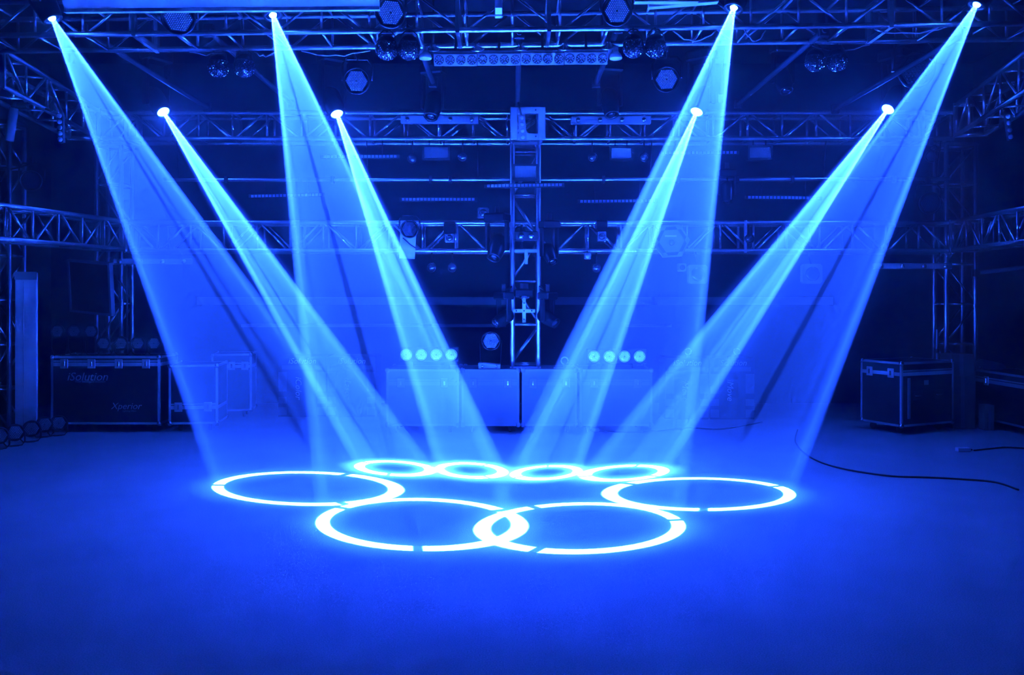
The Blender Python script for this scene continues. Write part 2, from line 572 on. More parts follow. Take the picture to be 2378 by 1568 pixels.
def moving_head(label, P, d, k=1.0, drop=.45, lens='glass', beam=None, group='moving head lamps', power=0, inner=.86, halo=.03, spread=1.4, lens_r=.05, fix=None, glow=0):
    P = Vector(P); d = Vector(d).normalized()
    C = P - d * .19 * k                                   # tilt axis
    base = C + Vector((0, 0, drop))
    t = thing('moving_head_lamp', label, 'stage lamp', base, group)
    side = d.cross(Vector((0, 0, 1)))
    side = side.normalized() if side.length > .1 else Vector((1, 0, 0))
    R = Matrix((side, Vector((0, 0, 1)).cross(side), Vector((0, 0, 1)))).transposed().to_4x4()
    link('base', cached(('mhb', k), lambda: MB().box((-.15 * k, -.11 * k, -.05 * k), (.15 * k, .11 * k, .07 * k), bevel=.02 * k).mesh('base', 'plastic')), t, R)
    a = .135 * k
    rel = C - base
    for s in (-1, 1):
        link('yoke_arm', cached(('mha', k, drop), lambda: MB().box((-.018 * k, -.045 * k, -drop - .05 * k), (.018 * k, .045 * k, -.04 * k), bevel=.008 * k).mesh('yoke_arm', 'plastic')), t, R @ T(s * a, 0, 0))
    h = link('head', cached(('mhh', k), lambda: head_shell(k)), t, aim(P - base, d))
    link('lens', cached(('lens', lens, lens_r), lambda: MB().lathe([(lens_r, -.01), (lens_r * .85, .004), (lens_r * .5, .012), (0, .015)], 20).mesh('lens', lens)), h, T(0, 0, -.008))
    link('hook_clamp', cached('hook', lambda: MB().box((-.03, -.03, .06), (.03, .03, .16), bevel=.008).mesh('hook_clamp', 'black')), t)
    top = Vector(fix) if fix else Vector((base.x, base.y, ZC + .02))
    strut('drop_rod', t, (0, 0, .05), top - base, .013, 'black', 8)
    if glow:
        # wide weak spot added at the lens, stands in for camera bloom
        L = bpy.data.lights.new('lens_bloom_spot', 'SPOT')
        g = link('lens_bloom_spot', L, t)
        g.matrix_local = Matrix.Translation(P + d * .02 - base) @ d.to_track_quat('-Z', 'Y').to_matrix().to_4x4()
        L.energy, L.color, L.shadow_soft_size = glow, BLUE, .03
        L.spot_size, L.spot_blend = math.radians(170), 1.0
    if lens == 'glass':
        link('status_led', cached('sled', lambda: MB().lathe([(.009, 0), (.007, .006), (0, .008)], 8, cap=False).mesh('status_led', 'status')), t, R @ aim((-.1 * k, -.112 * k, .0), (0, -1, 0)))
    if beam:
        bpy.context.view_layer.update()
        gobo_light(t, beam, power, inner, halo, spread)
    return t


NM = ['leftmost front beam lamp', 'second front beam lamp from the left', 'second front beam lamp from the right', 'rightmost front beam lamp']
RN = ['the left large ring', 'the near left large ring', 'the near right large ring', 'the right large ring']
for i in range(4):
    bmx = BEAMS[i]
    dv = (Vector(bmx[1]) - Vector(bmx[0])).normalized()
    moving_head(f'{NM[i]} projecting {RN[i]}', Vector(bmx[0]) + dv * LENS_FRONT, dv, 1.0, .42, 'lens_lit', bmx,
                'lit beam lamps', FRONT_POWER, .865, .02, 1.5, .034, fix=(bmx[0][0], 8.0, front_z(bmx[0][0]) + .31), glow=GLOW_FRONT)
NM = ['leftmost rear beam lamp', 'second rear beam lamp from the left', 'second rear beam lamp from the right', 'rightmost rear beam lamp']
RN = ['the far leftmost small ring', 'the far small ring left of the middle', 'the far small ring right of the middle', 'the far rightmost small ring']
for i in range(4):
    bmx = BEAMS[4 + i]
    dv = (Vector(bmx[1]) - Vector(bmx[0])).normalized()
    moving_head(f'{NM[i]} projecting {RN[i]}', Vector(bmx[0]) + dv * LENS_BACK, dv, 1.15, .55, 'lens_lit', bmx,
                'lit beam lamps', BACK_POWER, .73, .10, 1.7, .075, glow=GLOW_BACK)
# unlit moving heads
for lab, px, py, Y, d, k, dr, fx in (
        ('unlit black moving head hanging left of the middle above the upper back truss', 1000, 272, 10.6, (-.15, -.5, -1), 1.0, .42, None),
        ('unlit black moving head hanging right of the middle above the upper back truss', 1421, 268, 10.6, (.1, -.4, -1), 1.0, .42, None),
        ('unlit black moving head hanging below the rightmost pair of crystal balls', 1826, 212, 10.2, (.1, -.5, -1), .9, .36, None),
        ('unlit black moving head under the crossbar pipe right of the second right beam', 1690, 470, 11.45, (0, -.35, -1), .8, .24, (2.9, 11.6, 3.31)),
        ('black moving head clamped left of the mast at the lower back truss', 1146, 600, 10.95, (-.3, -.7, -1), 1.0, .36, (-.3, 11.5, LOW_TOP)),
        ('black moving head clamped right of the mast at the lower back truss', 1284, 610, 10.95, (.35, -.7, -1), .8, .36, (.6, 11.5, LOW_TOP)),
        ('black moving head hung low on the left of the mast at the ledge', 1150, 752, 11.0, (-.8, -.6, -.5), .8, .28, (.01, 11.25, 1.9)),
        ('black moving head hung low on the right of the mast at the ledge', 1292, 752, 11.0, (.8, -.6, -.5), .8, .28, (.34, 11.25, 1.9))):
    moving_head(lab, at(px, py, Y), d, k, dr, fix=fx)


# ------------------------------------------------------------------ LED par lamps
def hexagon(R, z, rot=0):
    return [Vector((R * math.cos(math.pi / 3 * i + rot), R * math.sin(math.pi / 3 * i + rot), z)) for i in range(6)]


def led_array_mesh(R, rings, r, mat='led_cap'):
    def mk():
        mb = MB()
        st = R / (rings + .6)
        for i in range(-rings, rings + 1):
            for j in range(-rings, rings + 1):
                if abs(i + j) > rings or (i == 0 and j == 0):
                    continue
                mb.lathe([(r, 0), (r * .7, .004), (0, .006)], 6, T(st * (i + j / 2), st * j * .866, .002), cap=False)
        return mb.mesh('led_array', mat)
    return cached(('leds', R, rings, r, mat), mk)


def par_parts(t, m, R, lit='led_face', led='led_cap', rings=5, sub=None, body='plastic', depth=1.5):
    h = link('housing', cached(('parh', R, body, depth), lambda: MB().lathe([(.0, -depth * R), (.55 * R, -depth * R), (.7 * R, -(depth - .25) * R), (1.05 * R, -.4 * R), (1.18 * R, -.1 * R), (1.18 * R, .06 * R), (1.04 * R, .06 * R), (1.0 * R, -.02 * R)], 24, cap=False).mesh('housing', body)), t, m)

    def glass():
        mb = MB()
        prof = [(1.02 * R, -.012), (1.0 * R, .0), (.7 * R, .002), (.3 * R, .003), (0, .003)]
        mb.lathe(prof, 6)
        for f in mb.bm.faces:
            f.smooth = False
        return mb.mesh('front_glass', lit)
    link('front_glass', cached(('parg', R, lit), glass), h, T(0, 0, .004))
    stuff(link('led_array', led_array_mesh(R * .95, rings, R * .055, led), h, T(0, 0, .004)))
    return h


def yoke(t, R, m, up=1, reach=1.9):
    """U bracket around the lamp, in the lamp's own local frame, rising along world Z"""
    k = ('yoke', R, up, reach)
    link('yoke', cached(k, lambda: MB().path([(-1.28 * R, 0, 0), (-1.28 * R, 0, up * reach * .75 * R), (-.9 * R, 0, up * reach * R), (.9 * R, 0, up * reach * R), (1.28 * R, 0, up * reach * .75 * R), (1.28 * R, 0, 0)], .12 * R, 6).mesh('yoke', 'plastic')), t, m)


def par_lamp(label, P, d, R, lit='led_face', led='led_cap', up=1, rings=5, group='LED par lamps', reach=1.9, body='plastic', fix=None):
    P = Vector(P); d = Vector(d).normalized()
    base = P - d * R * .7
    t = thing('led_par_lamp', label, 'par lamp', base, group)
    par_parts(t, aim(P - base, d), R, lit, led, rings, body=body)
    ang = math.atan2(d.x, -d.y)
    yoke(t, R, Matrix.Rotation(ang, 4, 'Z'), up, reach)
    if up > 0:
        top = Vector(fix) if fix else Vector((base.x, base.y, ZC + .02))
        strut('drop_rod', t, (0, 0, 1.85 * R), top - base, .012, 'black', 8)
        link('hook_clamp', cached(('hook', R), lambda: MB().box((-.03, -.03, 1.85 * R), (.03, .03, 1.85 * R + .1), bevel=.008).mesh('hook_clamp', 'black')), t)
    else:
        link('foot', cached(('pfoot', R), lambda: MB().box((-.5 * R, -.6 * R, -.12 * R), (.5 * R, .6 * R, .03 * R), bevel=.004).mesh('foot', 'plastic')), t, T(0, 0, -reach * R) @ Matrix.Rotation(ang, 4, 'Z'))
    return t


for lab, px, py, Y, d, R, led, fx in (
        ('hexagonal LED par on the top truss between the two left front beam lamps', 414, 42, 7.6, (.35, -.9, -.35), .125, 'led_cap', 'F'),
        ('hexagonal LED par on the top truss above the left crystal balls', 907, 29, 7.6, (.3, -.9, -.4), .118, 'lens_glow', 'F'),
        ('hexagonal LED par on the top truss above the right end of the LED strip', 1433, 25, 7.6, (-.1, -.9, -.35), .115, 'lens_glow', 'F'),
        ('hexagonal LED par hanging below the truss left of the LED strip', 828, 188, 8.6, (.1, -1, -.3), .115, 'lens_glow', 'R'),
        ('hexagonal LED par hanging below the truss right of the LED strip', 1548, 184, 8.6, (-.2, -1, -.3), .112, 'lens_glow', 'R')):
    P = at(px, py, Y)
    par_lamp(lab, P, d, R, 'led_face', led, rings=6, fix=(P.x, 8.0, front_z(P.x) + .31) if fx == 'F' else (P.x, 8.5, front_z(P.x)))
par_lamp('hexagonal LED par standing beside the mast foot on the back case', at(1140, 792, 11.3), (.05, -1, .02), .108, rings=5, up=-1, reach=3.2)
par_lamp('dark round lamp facing the camera beside the top of the rightmost beam', at(2128, 163, 9.6), (-.2, -1, -.2), .17, 'glass', 'glass', rings=4)
par_lamp('dark round lamp hanging left of the right tower below the crossbar pipe', at(2160, 472, 11.4), (-.1, -1, -.25), .125, 'glass', 'glass', rings=4, fix=(5.5, 11.6, 3.31))
par_lamp('small bright-speckled lamp beside the right tower below the upper truss', at(2163, 363, 11.4), (-.2, -1, -.3), .07, 'led_face', 'steel', rings=3, fix=(5.55, 11.5, UP_BOTTOM))
par_lamp('dark round lamp hanging at the far left beside the edge tower', at(72, 420, 10.7), (.4, -1, -.2), .11, 'glass', 'glass', rings=4, fix=(-6.43, 11.01, 3.38))

P = at(1673, 228, 8.7)
t = thing('square_tag', 'small bright square tag hanging inside the second right front beam', 'tag', P)
MB().box((-.024, 0, -.045), (.024, .012, .04), bevel=.004).build('plate', 'white', t)
strut('cord', t, (0, .006, .04), (0, 8.5 - P.y, front_z(P.x) - P.z), .004, 'cable', 6)

# ------------------------------------------------------------------ crystal ball effect lamps
def crystal_mesh(R):
    mb = MB()
    n = 11
    for i in range(1, n + 1):
        th = math.pi * (.26 + .74 * i / n)
        cnt = max(1, int(16 * math.sin(th) + .5))
        for k in range(cnt):
            ph = 2 * math.pi * (k + .5 * (i % 2)) / cnt
            dd = Vector((math.sin(th) * math.cos(ph), math.sin(th) * math.sin(ph), math.cos(th)))
            m = aim(dd * R, dd)
            mb.lathe([(.17 * R, -.02 * R), (.13 * R, .05 * R), (.0, .09 * R)], 6, m, cap=False)
    for f in mb.bm.faces:
        f.smooth = False
    return mb.mesh('crystal_facets', 'crystal')


def crystal_ball(label, px, py, Y, R):
    P = at(px, py, Y)
    t = thing('crystal_ball_lamp', label, 'effect lamp', P, 'crystal ball lamps under the front truss')
    link('globe', cached(('cbg', R), lambda: MB().lathe([(R * math.sin(math.pi * k / 12), R * math.cos(math.pi * k / 12)) for k in range(13)], 18, cap=False).mesh('globe', 'glass')), t)
    stuff(link('crystal_facets', cached(('cbc', R), lambda: crystal_mesh(R)), t))
    link('cap', cached(('cbcap', R), lambda: MB().lathe([(.93 * R, .45 * R), (.95 * R, .62 * R), (.75 * R, 1.0 * R), (.45 * R, 1.22 * R), (0, 1.25 * R)], 18).mesh('cap', 'plastic')), t)
    link('bracket', cached(('cbb', R), lambda: MB().path([(-.85 * R, 0, .6 * R), (-.75 * R, 0, 1.3 * R), (-.3 * R, 0, 1.75 * R), (.3 * R, 0, 1.75 * R), (.75 * R, 0, 1.3 * R), (.85 * R, 0, .6 * R)], .07 * R, 6).mesh('bracket', 'plastic')), t)
    strut('hanger', t, (0, 0, 1.7 * R), (0, (8.0 if Y < 8.2 else 8.5) - Y, front_z(P.x) - P.z), .012, 'black', 8)


for lab, px, py, Y, R in (('left ball of the leftmost pair of crystal ball lamps', 507, 156, 8.5, .098), ('right ball of the leftmost pair of crystal ball lamps', 567, 156, 8.5, .098),
                          ('left ball of the crystal ball pair beside the left end of the LED strip', 898, 114, 7.95, .098), ('right ball of the crystal ball pair beside the left end of the LED strip', 950, 114, 7.95, .098),
                          ('left ball of the crystal ball pair beside the right end of the LED strip', 1471, 110, 7.95, .094), ('right ball of the crystal ball pair beside the right end of the LED strip', 1522, 110, 7.95, .094),
                          ('left ball of the rightmost pair of crystal ball lamps', 1893, 143, 8.5, .094), ('right ball of the rightmost pair of crystal ball lamps', 1944, 143, 8.5, .094)):
    crystal_ball(lab, px, py, Y, R)

# ------------------------------------------------------------------ LED strip of four units under the front truss
def seven_leds(R):
    mb = MB()
    pts = [(0, 0)] + [(.55 * R * math.cos(a), .55 * R * math.sin(a)) for a in [2 * math.pi * k / 5 for k in range(5)]] + [(.8 * R * math.cos(a), .8 * R * math.sin(a)) for a in [2 * math.pi * (k + .5) / 9 for k in range(9)]]
    for x, y in pts:
        mb.lathe([(.13 * R, 0), (.1 * R, .006), (0, .009)], 8, T(x, y, .002), cap=False)
    return mb.mesh('led_cluster', 'lens_glow')


U = 101.2
for i in range(4):
    x0 = 1007 + U * i
    P = at(x0 + U / 2, 139.5 - 1.2 * i, 8.28)
    w = U * 8.28 / 2000
    t = thing('led_strip_unit', ['first', 'second', 'third', 'fourth'][i] + ' unit from the left of the four-unit LED strip under the front truss', 'LED bar', Matrix.Translation(P) @ Matrix.Rotation(math.radians(28), 4, 'X'), 'LED strip units')
    MB().box((-w / 2 + .002, 0, -.058), (w / 2 - .002, .09, .058), bevel=.004).build('housing', 'plate', t)
    MB().box((-w / 2 + .002, .01, .058), (w / 2 - .002, .085, .088), bevel=.004).build('top_cover', 'black', t)
    for k in range(4):
        l = link('round_lens', cached('lens_ring', lambda: MB().lathe([(.046, .0), (.046, .006), (.042, .008), (.041, .003), (0, .003)], 24, cap=False).mesh('round_lens', 'led_face')), t, aim((-w / 2 + w * (k + .5) / 4, -.001, 0), (0, -1, 0)))
        stuff(link('led_cluster', cached('c7', lambda: seven_leds(.042)), l, T(0, 0, .003)))
    for k in ((0, 1) if i == 0 else (1,)):
        link('mount_disc', cached('mdisc', lambda: MB().lathe([(.075, 0), (.07, .012), (.03, .03), (.02, .06)], 20).mesh('mount_disc', 'steel')), t, T(-w / 2 + w * k, .03, .09))
    strut('hanger', t, (0, .045, .08), (0, .19, .19), .014, 'black', 8)

# bell-shaped lamps at both ends of the strip
for lab, px in (('small bell-shaped lamp at the left end of the LED strip', 988), ('small bell-shaped lamp at the right end of the LED strip', 1430)):
    t = thing('bell_lamp', lab, 'lamp', at(px, 137, 8.2), 'bell lamps')
    MB().lathe([(.058, 0), (.06, .012), (.05, .045), (.03, .062), (.03, .066)], 20).build('bell_shade', 'white', t)
    MB().lathe([(.026, .064), (.026, .12)], 12).build('socket', 'plate', t)
    strut('stem', t, (0, 0, .12), (0, .3, front_z(0) - t.matrix_world.translation.z), .012, 'dull_metal', 8)

# box light in the middle of the top truss
t = thing('box_lamp', 'short upright box lamp with a bright window in the middle of the top truss', 'lamp', at(1158, 38, 7.8))
MB().box((-.036, 0, 0), (.036, .06, .26), bevel=.006).build('housing', 'white', t)
MB().box((-.03, -.004, .02), (.03, 0, .075)).build('window', 'lens_hot', t)
MB().box((-.02, .06, .1), (.02, .2, .14)).build('bracket', 'black', t)

# ------------------------------------------------------------------ bars with chrome domes
def dome_bar(label, px0, px1, py, Y, hgt=.11, up=None):
    a, c = at(px0, py, Y), at(px1, py, Y)
    L = (c - a).length
    t = thing('dome_light_bar', label, 'light bar', a, 'light bars with chrome domes')
    MB().box((0, 0, -hgt / 2), (L, .06, hgt / 2), bevel=.01).build('panel', 'grey', t)
    for k in range(4):
        link('dome', cached('dome', lambda: MB().lathe([(.034, 0), (.032, .014), (.02, .028), (0, .034)], 16, cap=False).mesh('dome', 'dome')), t, aim((L * (.09 + .273 * k), -.001, -.005), (0, -1, 0)))
    if up:
        for x in (L * .15, L * .85):
            strut('hanger', t, (x, .03, hgt / 2), (x, .03, up - a.z), .012, 'black', 8)
    else:
        for x in (L * .15, L * .85):
            MB().box((x - .02, .06, 0), (x + .02, 11.5 - Y, .03)).build('mounting_arm', 'black', t)


dome_bar('light bar with four chrome domes left of the mast on the upper back truss', 930, 1112, 277, 11.2)
dome_bar('light bar with four chrome domes right of the mast on the upper back truss', 1326, 1512, 278, 11.2)
dome_bar('light bar with four chrome domes crossed by the leftmost beam below the lower truss', 262, 444, 607, 11.46, .075, LOW_BOTTOM)
dome_bar('light bar with four chrome domes at the right below the lower truss', 2030, 2212, 618, 11.46, .08, LOW_BOTTOM)

# ------------------------------------------------------------------ pixel bars with little four-dot clusters
def four_dots():
    mb = MB()
    for x in (-.009, .009):
        for z in (-.009, .009):
            mb.box((x - .0065, -.004, z - .0065), (x + .0065, 0, z + .0065))
    return mb.mesh('led_cluster', 'led_cap_glow')


for lab, x0, x1, y0, y1 in (('pixel bar left of the second left rear beam below the upper truss', 750, 922, 364, 363), ('dim pixel bar crossed by the second front beam', 582, 748, 456, 452),
                            ('pixel bar left of the mast above the lower truss', 932, 1103, 463, 463), ('pixel bar fixed across the mast', 1130, 1306, 432, 429),
                            ('pixel bar right of the mast above the lower truss', 1346, 1522, 468, 466), ('pixel bar crossed by the second right front beam below the upper truss', 1534, 1712, 355, 354),
                            ('pixel bar left of the rightmost rear beam', 1736, 1905, 458, 460)):
    Y = 11.165 if x0 == 1130 else (11.48 if y0 < 400 else 11.58)
    a, c = at(x0, y0, Y), at(x1, y1, Y)
    v = c - a
    m = Matrix.Translation(a) @ Vector((1, 0, 0)).rotation_difference(v).to_matrix().to_4x4()
    t = thing('pixel_bar', lab, 'LED bar', m, 'pixel bars')
    L = v.length
    MB().box((-.03, 0, -.028), (L + .03, .05, .028), bevel=.006).build('housing', 'black', t)
    for k in range(20):
        stuff(link('led_cluster', cached('four', four_dots), t, T(L * (k + .5) / 20, -.0005, 0)))
    if x0 != 1130:
        hz_ = (UP_BOTTOM if y0 < 400 else at(0, 418, 11.6).z) - a.z
        for f in (.2, .8):
            strut('hanger', t, (L * f, .025, .02), (L * f, .025, hz_), .009, 'black', 8)

# LED matrix panels
def matrix_panel(label, x0, x1, y0, y1, Y, mat='led_face'):
    a, c = at(x0, y1, Y), at(x1, y0, Y)
    w, h = c.x - a.x, c.z - a.z
    t = thing('led_matrix_panel', label, 'LED panel', a, 'LED matrix panels')
    MB().box((0, 0, 0), (w, .05, h), bevel=.004).build('panel', mat, t)
    MB().frame(-.025, w + .025, -.025, h + .025, .024, -.012, .06).build('frame', 'black', t)
    mb = MB()
    nx, nz = 18, max(6, int(18 * h / w))
    for i in range(nx):
        for j in range(nz):
            x, z = w * (i + .5) / nx, h * (j + .5) / nz
            mb.box((x - .0045, -.004, z - .0045), (x + .0045, .001, z + .0045))
    stuff(mb.build('led_array', 'led_cap', t))
    if Y > 11.3:
        for x in (w * .2, w * .8):
            strut('hanger', t, (x, .04, h), (x, .04, UP_BOTTOM - a.z), .01, 'black', 8)
    else:
        MB().box((-.02, .05, h * .4), (w + .02, .07, h * .6)).build('bracket', 'black', t)


matrix_panel('bright LED matrix panel on the mast below the upper truss', 1196, 1245, 386, 414, 11.15)
matrix_panel('dim LED matrix panel left of the mast below the upper truss', 985, 1041, 342, 368, 11.46)
matrix_panel('dim LED matrix panel right of the mast below the upper truss', 1420, 1466, 344, 368, 11.46)
matrix_panel('dim LED matrix panel between the two right front beams', 1741, 1790, 342, 367, 11.46)

# upright LED bars with round lenses
def upright_bar(label, px0, py0, px1, py1, Y, n, wid=.09, mat='grey', lensmat='led_cap', fix=None):
    a, c = at(px0, py0, Y), at(px1, py1, Y)
    v = c - a
    m = Matrix.Translation(a) @ Vector((0, 0, 1)).rotation_difference(v).to_matrix().to_4x4()
    t = thing('upright_led_bar', label, 'LED bar', m, 'upright LED bars')
    L = v.length
    MB().box((-wid / 2, 0, 0), (wid / 2, .05, L), bevel=.005).build('housing', mat, t)
    for k in range(n):
        link('round_lens', cached(('ul', lensmat), lambda: MB().lathe([(.028, 0), (.026, .008), (.014, .014), (0, .016)], 14, cap=False).mesh('round_lens', lensmat)), t, aim((0, -.001, L * (k + .5) / n), (0, -1, 0)))
    strut('hanger', t, (0, .03, L - .02), m.inverted() @ Vector(fix), .012, 'black', 8)


upright_bar('upright bar with four round lenses in front of the mast sleeve', 1215, 326, 1211, 266, 10.9, 4, fix=(.07, 10.93, 4.25))
upright_bar('upright bar with round lenses at the left beside the leftmost beam', 140, 331, 138, 262, 9.6, 5, .065, 'black', 'led_cap', (-5.23, 9.6, 3.86))
upright_bar('upright bar with round lenses at the far right edge', 2348, 326, 2340, 262, 9.7, 4, .05, 'black', 'led_cap', (5.51, 9.7, 3.9))

# long tube-shaped lamp at the far left tower
t = thing('tube_lamp', 'pale cylinder-shaped lamp hanging on the left edge tower', 'lamp', at(21, 328, 9.4))
v = at(33, 250, 9.4) - at(21, 328, 9.4)
m = aim((0, 0, 0), v)
MB().lathe([(.0, 0), (.044, 0), (.046, .02), (.046, v.length - .01), (.0, v.length)], 18).build('shell', 'grey', t, m)
MB().lathe([(.03, v.length), (.03, v.length + .08), (.0, v.length + .09)], 14).build('cap', 'black', t, m)
strut('hanger', t, v * 1.1, Vector((-5.2, 9.45, 3.87)) - at(21, 328, 9.4), .014, 'black', 8)

# ------------------------------------------------------------------ gear hung on the lower back truss
def box_scanner(label, px, py0, py1, py2, Y, wpx):
    """clamp and dark body on the truss with a pale square lens plate below"""
    a = at(px, py2, Y)
    k = Y / 2000
    w = wpx * k
    t = thing('scanner_lamp', label, 'stage lamp', a, 'scanner lamps on the lower truss')
    hz, hb = (py2 - py1) * k, (py1 - py0) * k
    MB().box((-w / 2 - .02, 0, hz), (w / 2 + .02, .16, hz + hb), bevel=.012).build('body', 'plastic', t)
    MB().box((-w / 2, -.03, 0), (w / 2, .1, hz), bevel=.008).build('lens_plate', 'grey', t)
    MB().lathe([(.045, 0), (.04, .01), (0, .016)], 16, aim((0, -.031, hz * .5), (0, -1, 0)), cap=False).build('lens', 'glass', t)
    MB().box((-.03, .15, hz + hb - .09), (.03, 11.5 - Y, hz + hb - .03), bevel=.008).build('hook_clamp', 'black', t)


box_scanner('dark scanner lamp with pale square plate left of the mast on the lower truss', 1044, 515, 543, 563, 11.2, 21)
box_scanner('dark scanner lamp with pale square plate right of the mast on the lower truss', 1398, 512, 538, 560, 11.2, 19)

t = thing('round_lamp', 'round black lamp in front of a white board on the lower truss', 'stage lamp', at(951, 532, 11.0))
par_parts(t, aim((0, 0, 0), (.05, -1, -.15)), .1, 'glass', 'glass', 4)
yoke(t, .1, Matrix(), 1, 1.7)
strut('arm', t, (0, .12, .0), (0, .5, LOW_TOP - t.matrix_world.translation.z), .016, 'black', 8)
t = thing('white_board', 'white board hanging behind the round black lamp on the lower truss', 'board', at(955, 600, 11.435))
MB().prism([(-.16, .0), (.045, -.01), (.075, .47), (-.14, .47)], 0, .02).build('panel', 'white', t)
MB().path([(-.11, -.01, .27), (-.02, -.012, .19), (.055, -.01, .14)], .007, 6).build('cord', 'cable', t)

def square_lamp(label, px, py, Y, wpx, lens='glass', group='small square lamps'):
    k = Y / 2000
    w = wpx * k / 2
    t = thing('square_lamp', label, 'lamp', at(px, py, Y), group)
    c = w * .2
    MB().prism([(-w + c, -w), (w - c, -w), (w, -w + c), (w, w - c), (w - c, w), (-w + c, w), (-w, w - c), (-w, -w + c)], 0, .1).build('housing', 'grey', t)
    l = MB().lathe([(w * .72, 0), (w * .68, .012), (w * .5, .02), (w * .3, .026), (0, .03)], 20, aim((0, -.001, 0), (0, -1, 0)), cap=False).build('lens', lens, t)
    z = at(px, py, Y).z
    if py > 582:
        strut('hanger', t, (0, .05, w), (0, 11.5 - Y, LOW_BOTTOM - z), .012, 'black', 8)
    else:
        strut('stem', t, (0, .05, -w), (0, 11.5 - Y, LOW_TOP - z), .012, 'black', 8)
    return t


square_lamp('square lamp with rounded corners and bright loop reflection below the lower truss', 1621, 637, 11.3, 44)
square_lamp('square lamp with rounded corners between the two right beams', 1887, 636, 11.3, 46)
square_lamp('tiny square lamp left of the rounded square lamp', 1585, 621, 11.4, 18)
square_lamp('small square lamp above the lower truss left of the mast', 1122, 495, 11.5, 26)
square_lamp('tiny pale square paper tag under the lower truss right of the mast', 1365, 595, 11.35, 15, 'white')  # a paper tag, built with the square lamp shape
for lab, px, py in (('small dark spot lamp under the left matrix panel', 957, 369), ('small dark spot lamp between matrix panel and mast on the left', 1074, 364),
                    ('small dark spot lamp between mast and matrix panel on the right', 1376, 365), ('small dark spot lamp under the right matrix panel', 1497, 366),
                    ('small dark spot lamp under the lower truss left of the mast', 1002, 622), ('small dark spot lamp under the lower truss close to the mast', 1050, 622),
                    ('small dark spot lamp under the lower truss right of the mast', 1386, 623), ('small dark spot lamp at the lower truss left of the rightmost rear beam', 1741, 555)):
    t = thing('spot_lamp', lab, 'lamp', at(px, py, 11.45), 'small spot lamps')
    link('shell', cached('spl', lambda: MB().lathe([(.0, -.12), (.05, -.11), (.062, -.02), (.062, .01), (.05, .01)], 14, cap=False).mesh('shell', 'plastic')), t, aim((0, 0, 0), (0, -1, -.25)))
    link('lens', cached('sll', lambda: MB().lathe([(.05, 0), (.04, .012), (0, .018)], 14, cap=False).mesh('lens', 'glass')), t, aim((0, 0, 0), (0, -1, -.25)))
    strut('hanger', t, (0, .05, .04), (0, .05, (UP_BOTTOM if py < 500 else LOW_BOTTOM if py > 582 else LOW_TOP) - at(px, py, 11.45).z), .01, 'black', 6)

# hexagonal plate with cut-outs on the lower truss
t = thing('hexagon_fixture', 'large flat hexagonal fixture with dark windows on the lower truss', 'effect lamp', at(1560, 560, 11.2))
R = .24
rot = math.radians(4)
MB().prism([(R * math.cos(math.pi / 3 * i + rot), R * math.sin(math.pi / 3 * i + rot)) for i in range(6)], 0, .08).build('plate', 'grey', t)
for i in range(6):
    a = math.pi / 3 * (i + .5) + rot
    m = Matrix.Rotation(-a + math.pi / 2, 4, 'Y') if False else Matrix.Rotation(math.pi / 2 - a, 4, 'Y')
    MB().prism([(-.085, .145), (.085, .145), (.06, .185), (-.06, .185)], -.006, .0).build('window', 'black', t, m)
MB().box((-.09, -.008, .055), (.06, 0, .075)).build('bar', 'white', t)
MB().lathe([(.04, 0), (.03, .012), (0, .018)], 16, aim((0, -.002, -.02), (0, -1, 0)), cap=False).build('hub', 'glass', t)
MB().box((-.03, .08, .1), (.03, .3, .16)).build('bracket', 'black', t)

# gear fixed to the mast
t = thing('twin_lens_lamp', 'twin-lens lamp fixed across the mast at the lower truss', 'stage lamp', at(1222, 548, 11.095))
MB().box((-.15, 0, -.06), (.15, .12, .06), bevel=.01).build('housing', 'dull_metal', t)
for x in (-.065, .065):
    MB().lathe([(.042, 0), (.035, .014), (0, .022)], 16, aim((x, -.001, 0), (0, -1, 0)), cap=False).build('lens', 'dome', t)
t = thing('mast_bracket', 'flat T-shaped steel bracket on the mast below the twin-lens lamp', 'bracket', at(1222, 583, 11.195))
MB().box((-.15, 0, -.02), (.15, .02, .02), bevel=.003).build('cross_plate', 'plate', t)
MB().box((-.022, -.004, -.17), (.022, .0, .02), bevel=.002).build('drop_plate', 'plate', t)
t = thing('mast_bracket', 'bright cross-shaped steel bracket on the mast at the pale ledge', 'bracket', at(1217, 722, 11.197))
MB().box((-.145, 0, -.025), (.145, .018, .022), bevel=.003).build('cross_plate', 'white', t)
MB().box((-.023, -.006, -.15), (.023, .0, .15), bevel=.003).build('upright_plate', 'white', t)
for x, z in ((-.1, 0), (.1, 0), (0, .1), (0, -.11), (0, 0)):
    link('bolt', cached('bolt', lambda: None), t, aim((x, -.007, z), (0, -1, 0)))
t = thing('mast_lamp', 'dark lamp body on the mast above the cross bracket', 'stage lamp', at(1217, 682, 11.115))
MB().box((-.13, -.02, -.05), (.13, .1, .06), bevel=.02).build('housing', 'plastic', t)
MB().lathe([(.07, 0), (.06, .01), (.03, .016), (0, .018)], 16, aim((0, -.01, -.05), (0, -.3, -1)), cap=False).build('lens', 'dome', t)
MB().box((-.06, -.03, .06), (.06, .05, .14), bevel=.01).build('yoke', 'plastic', t)

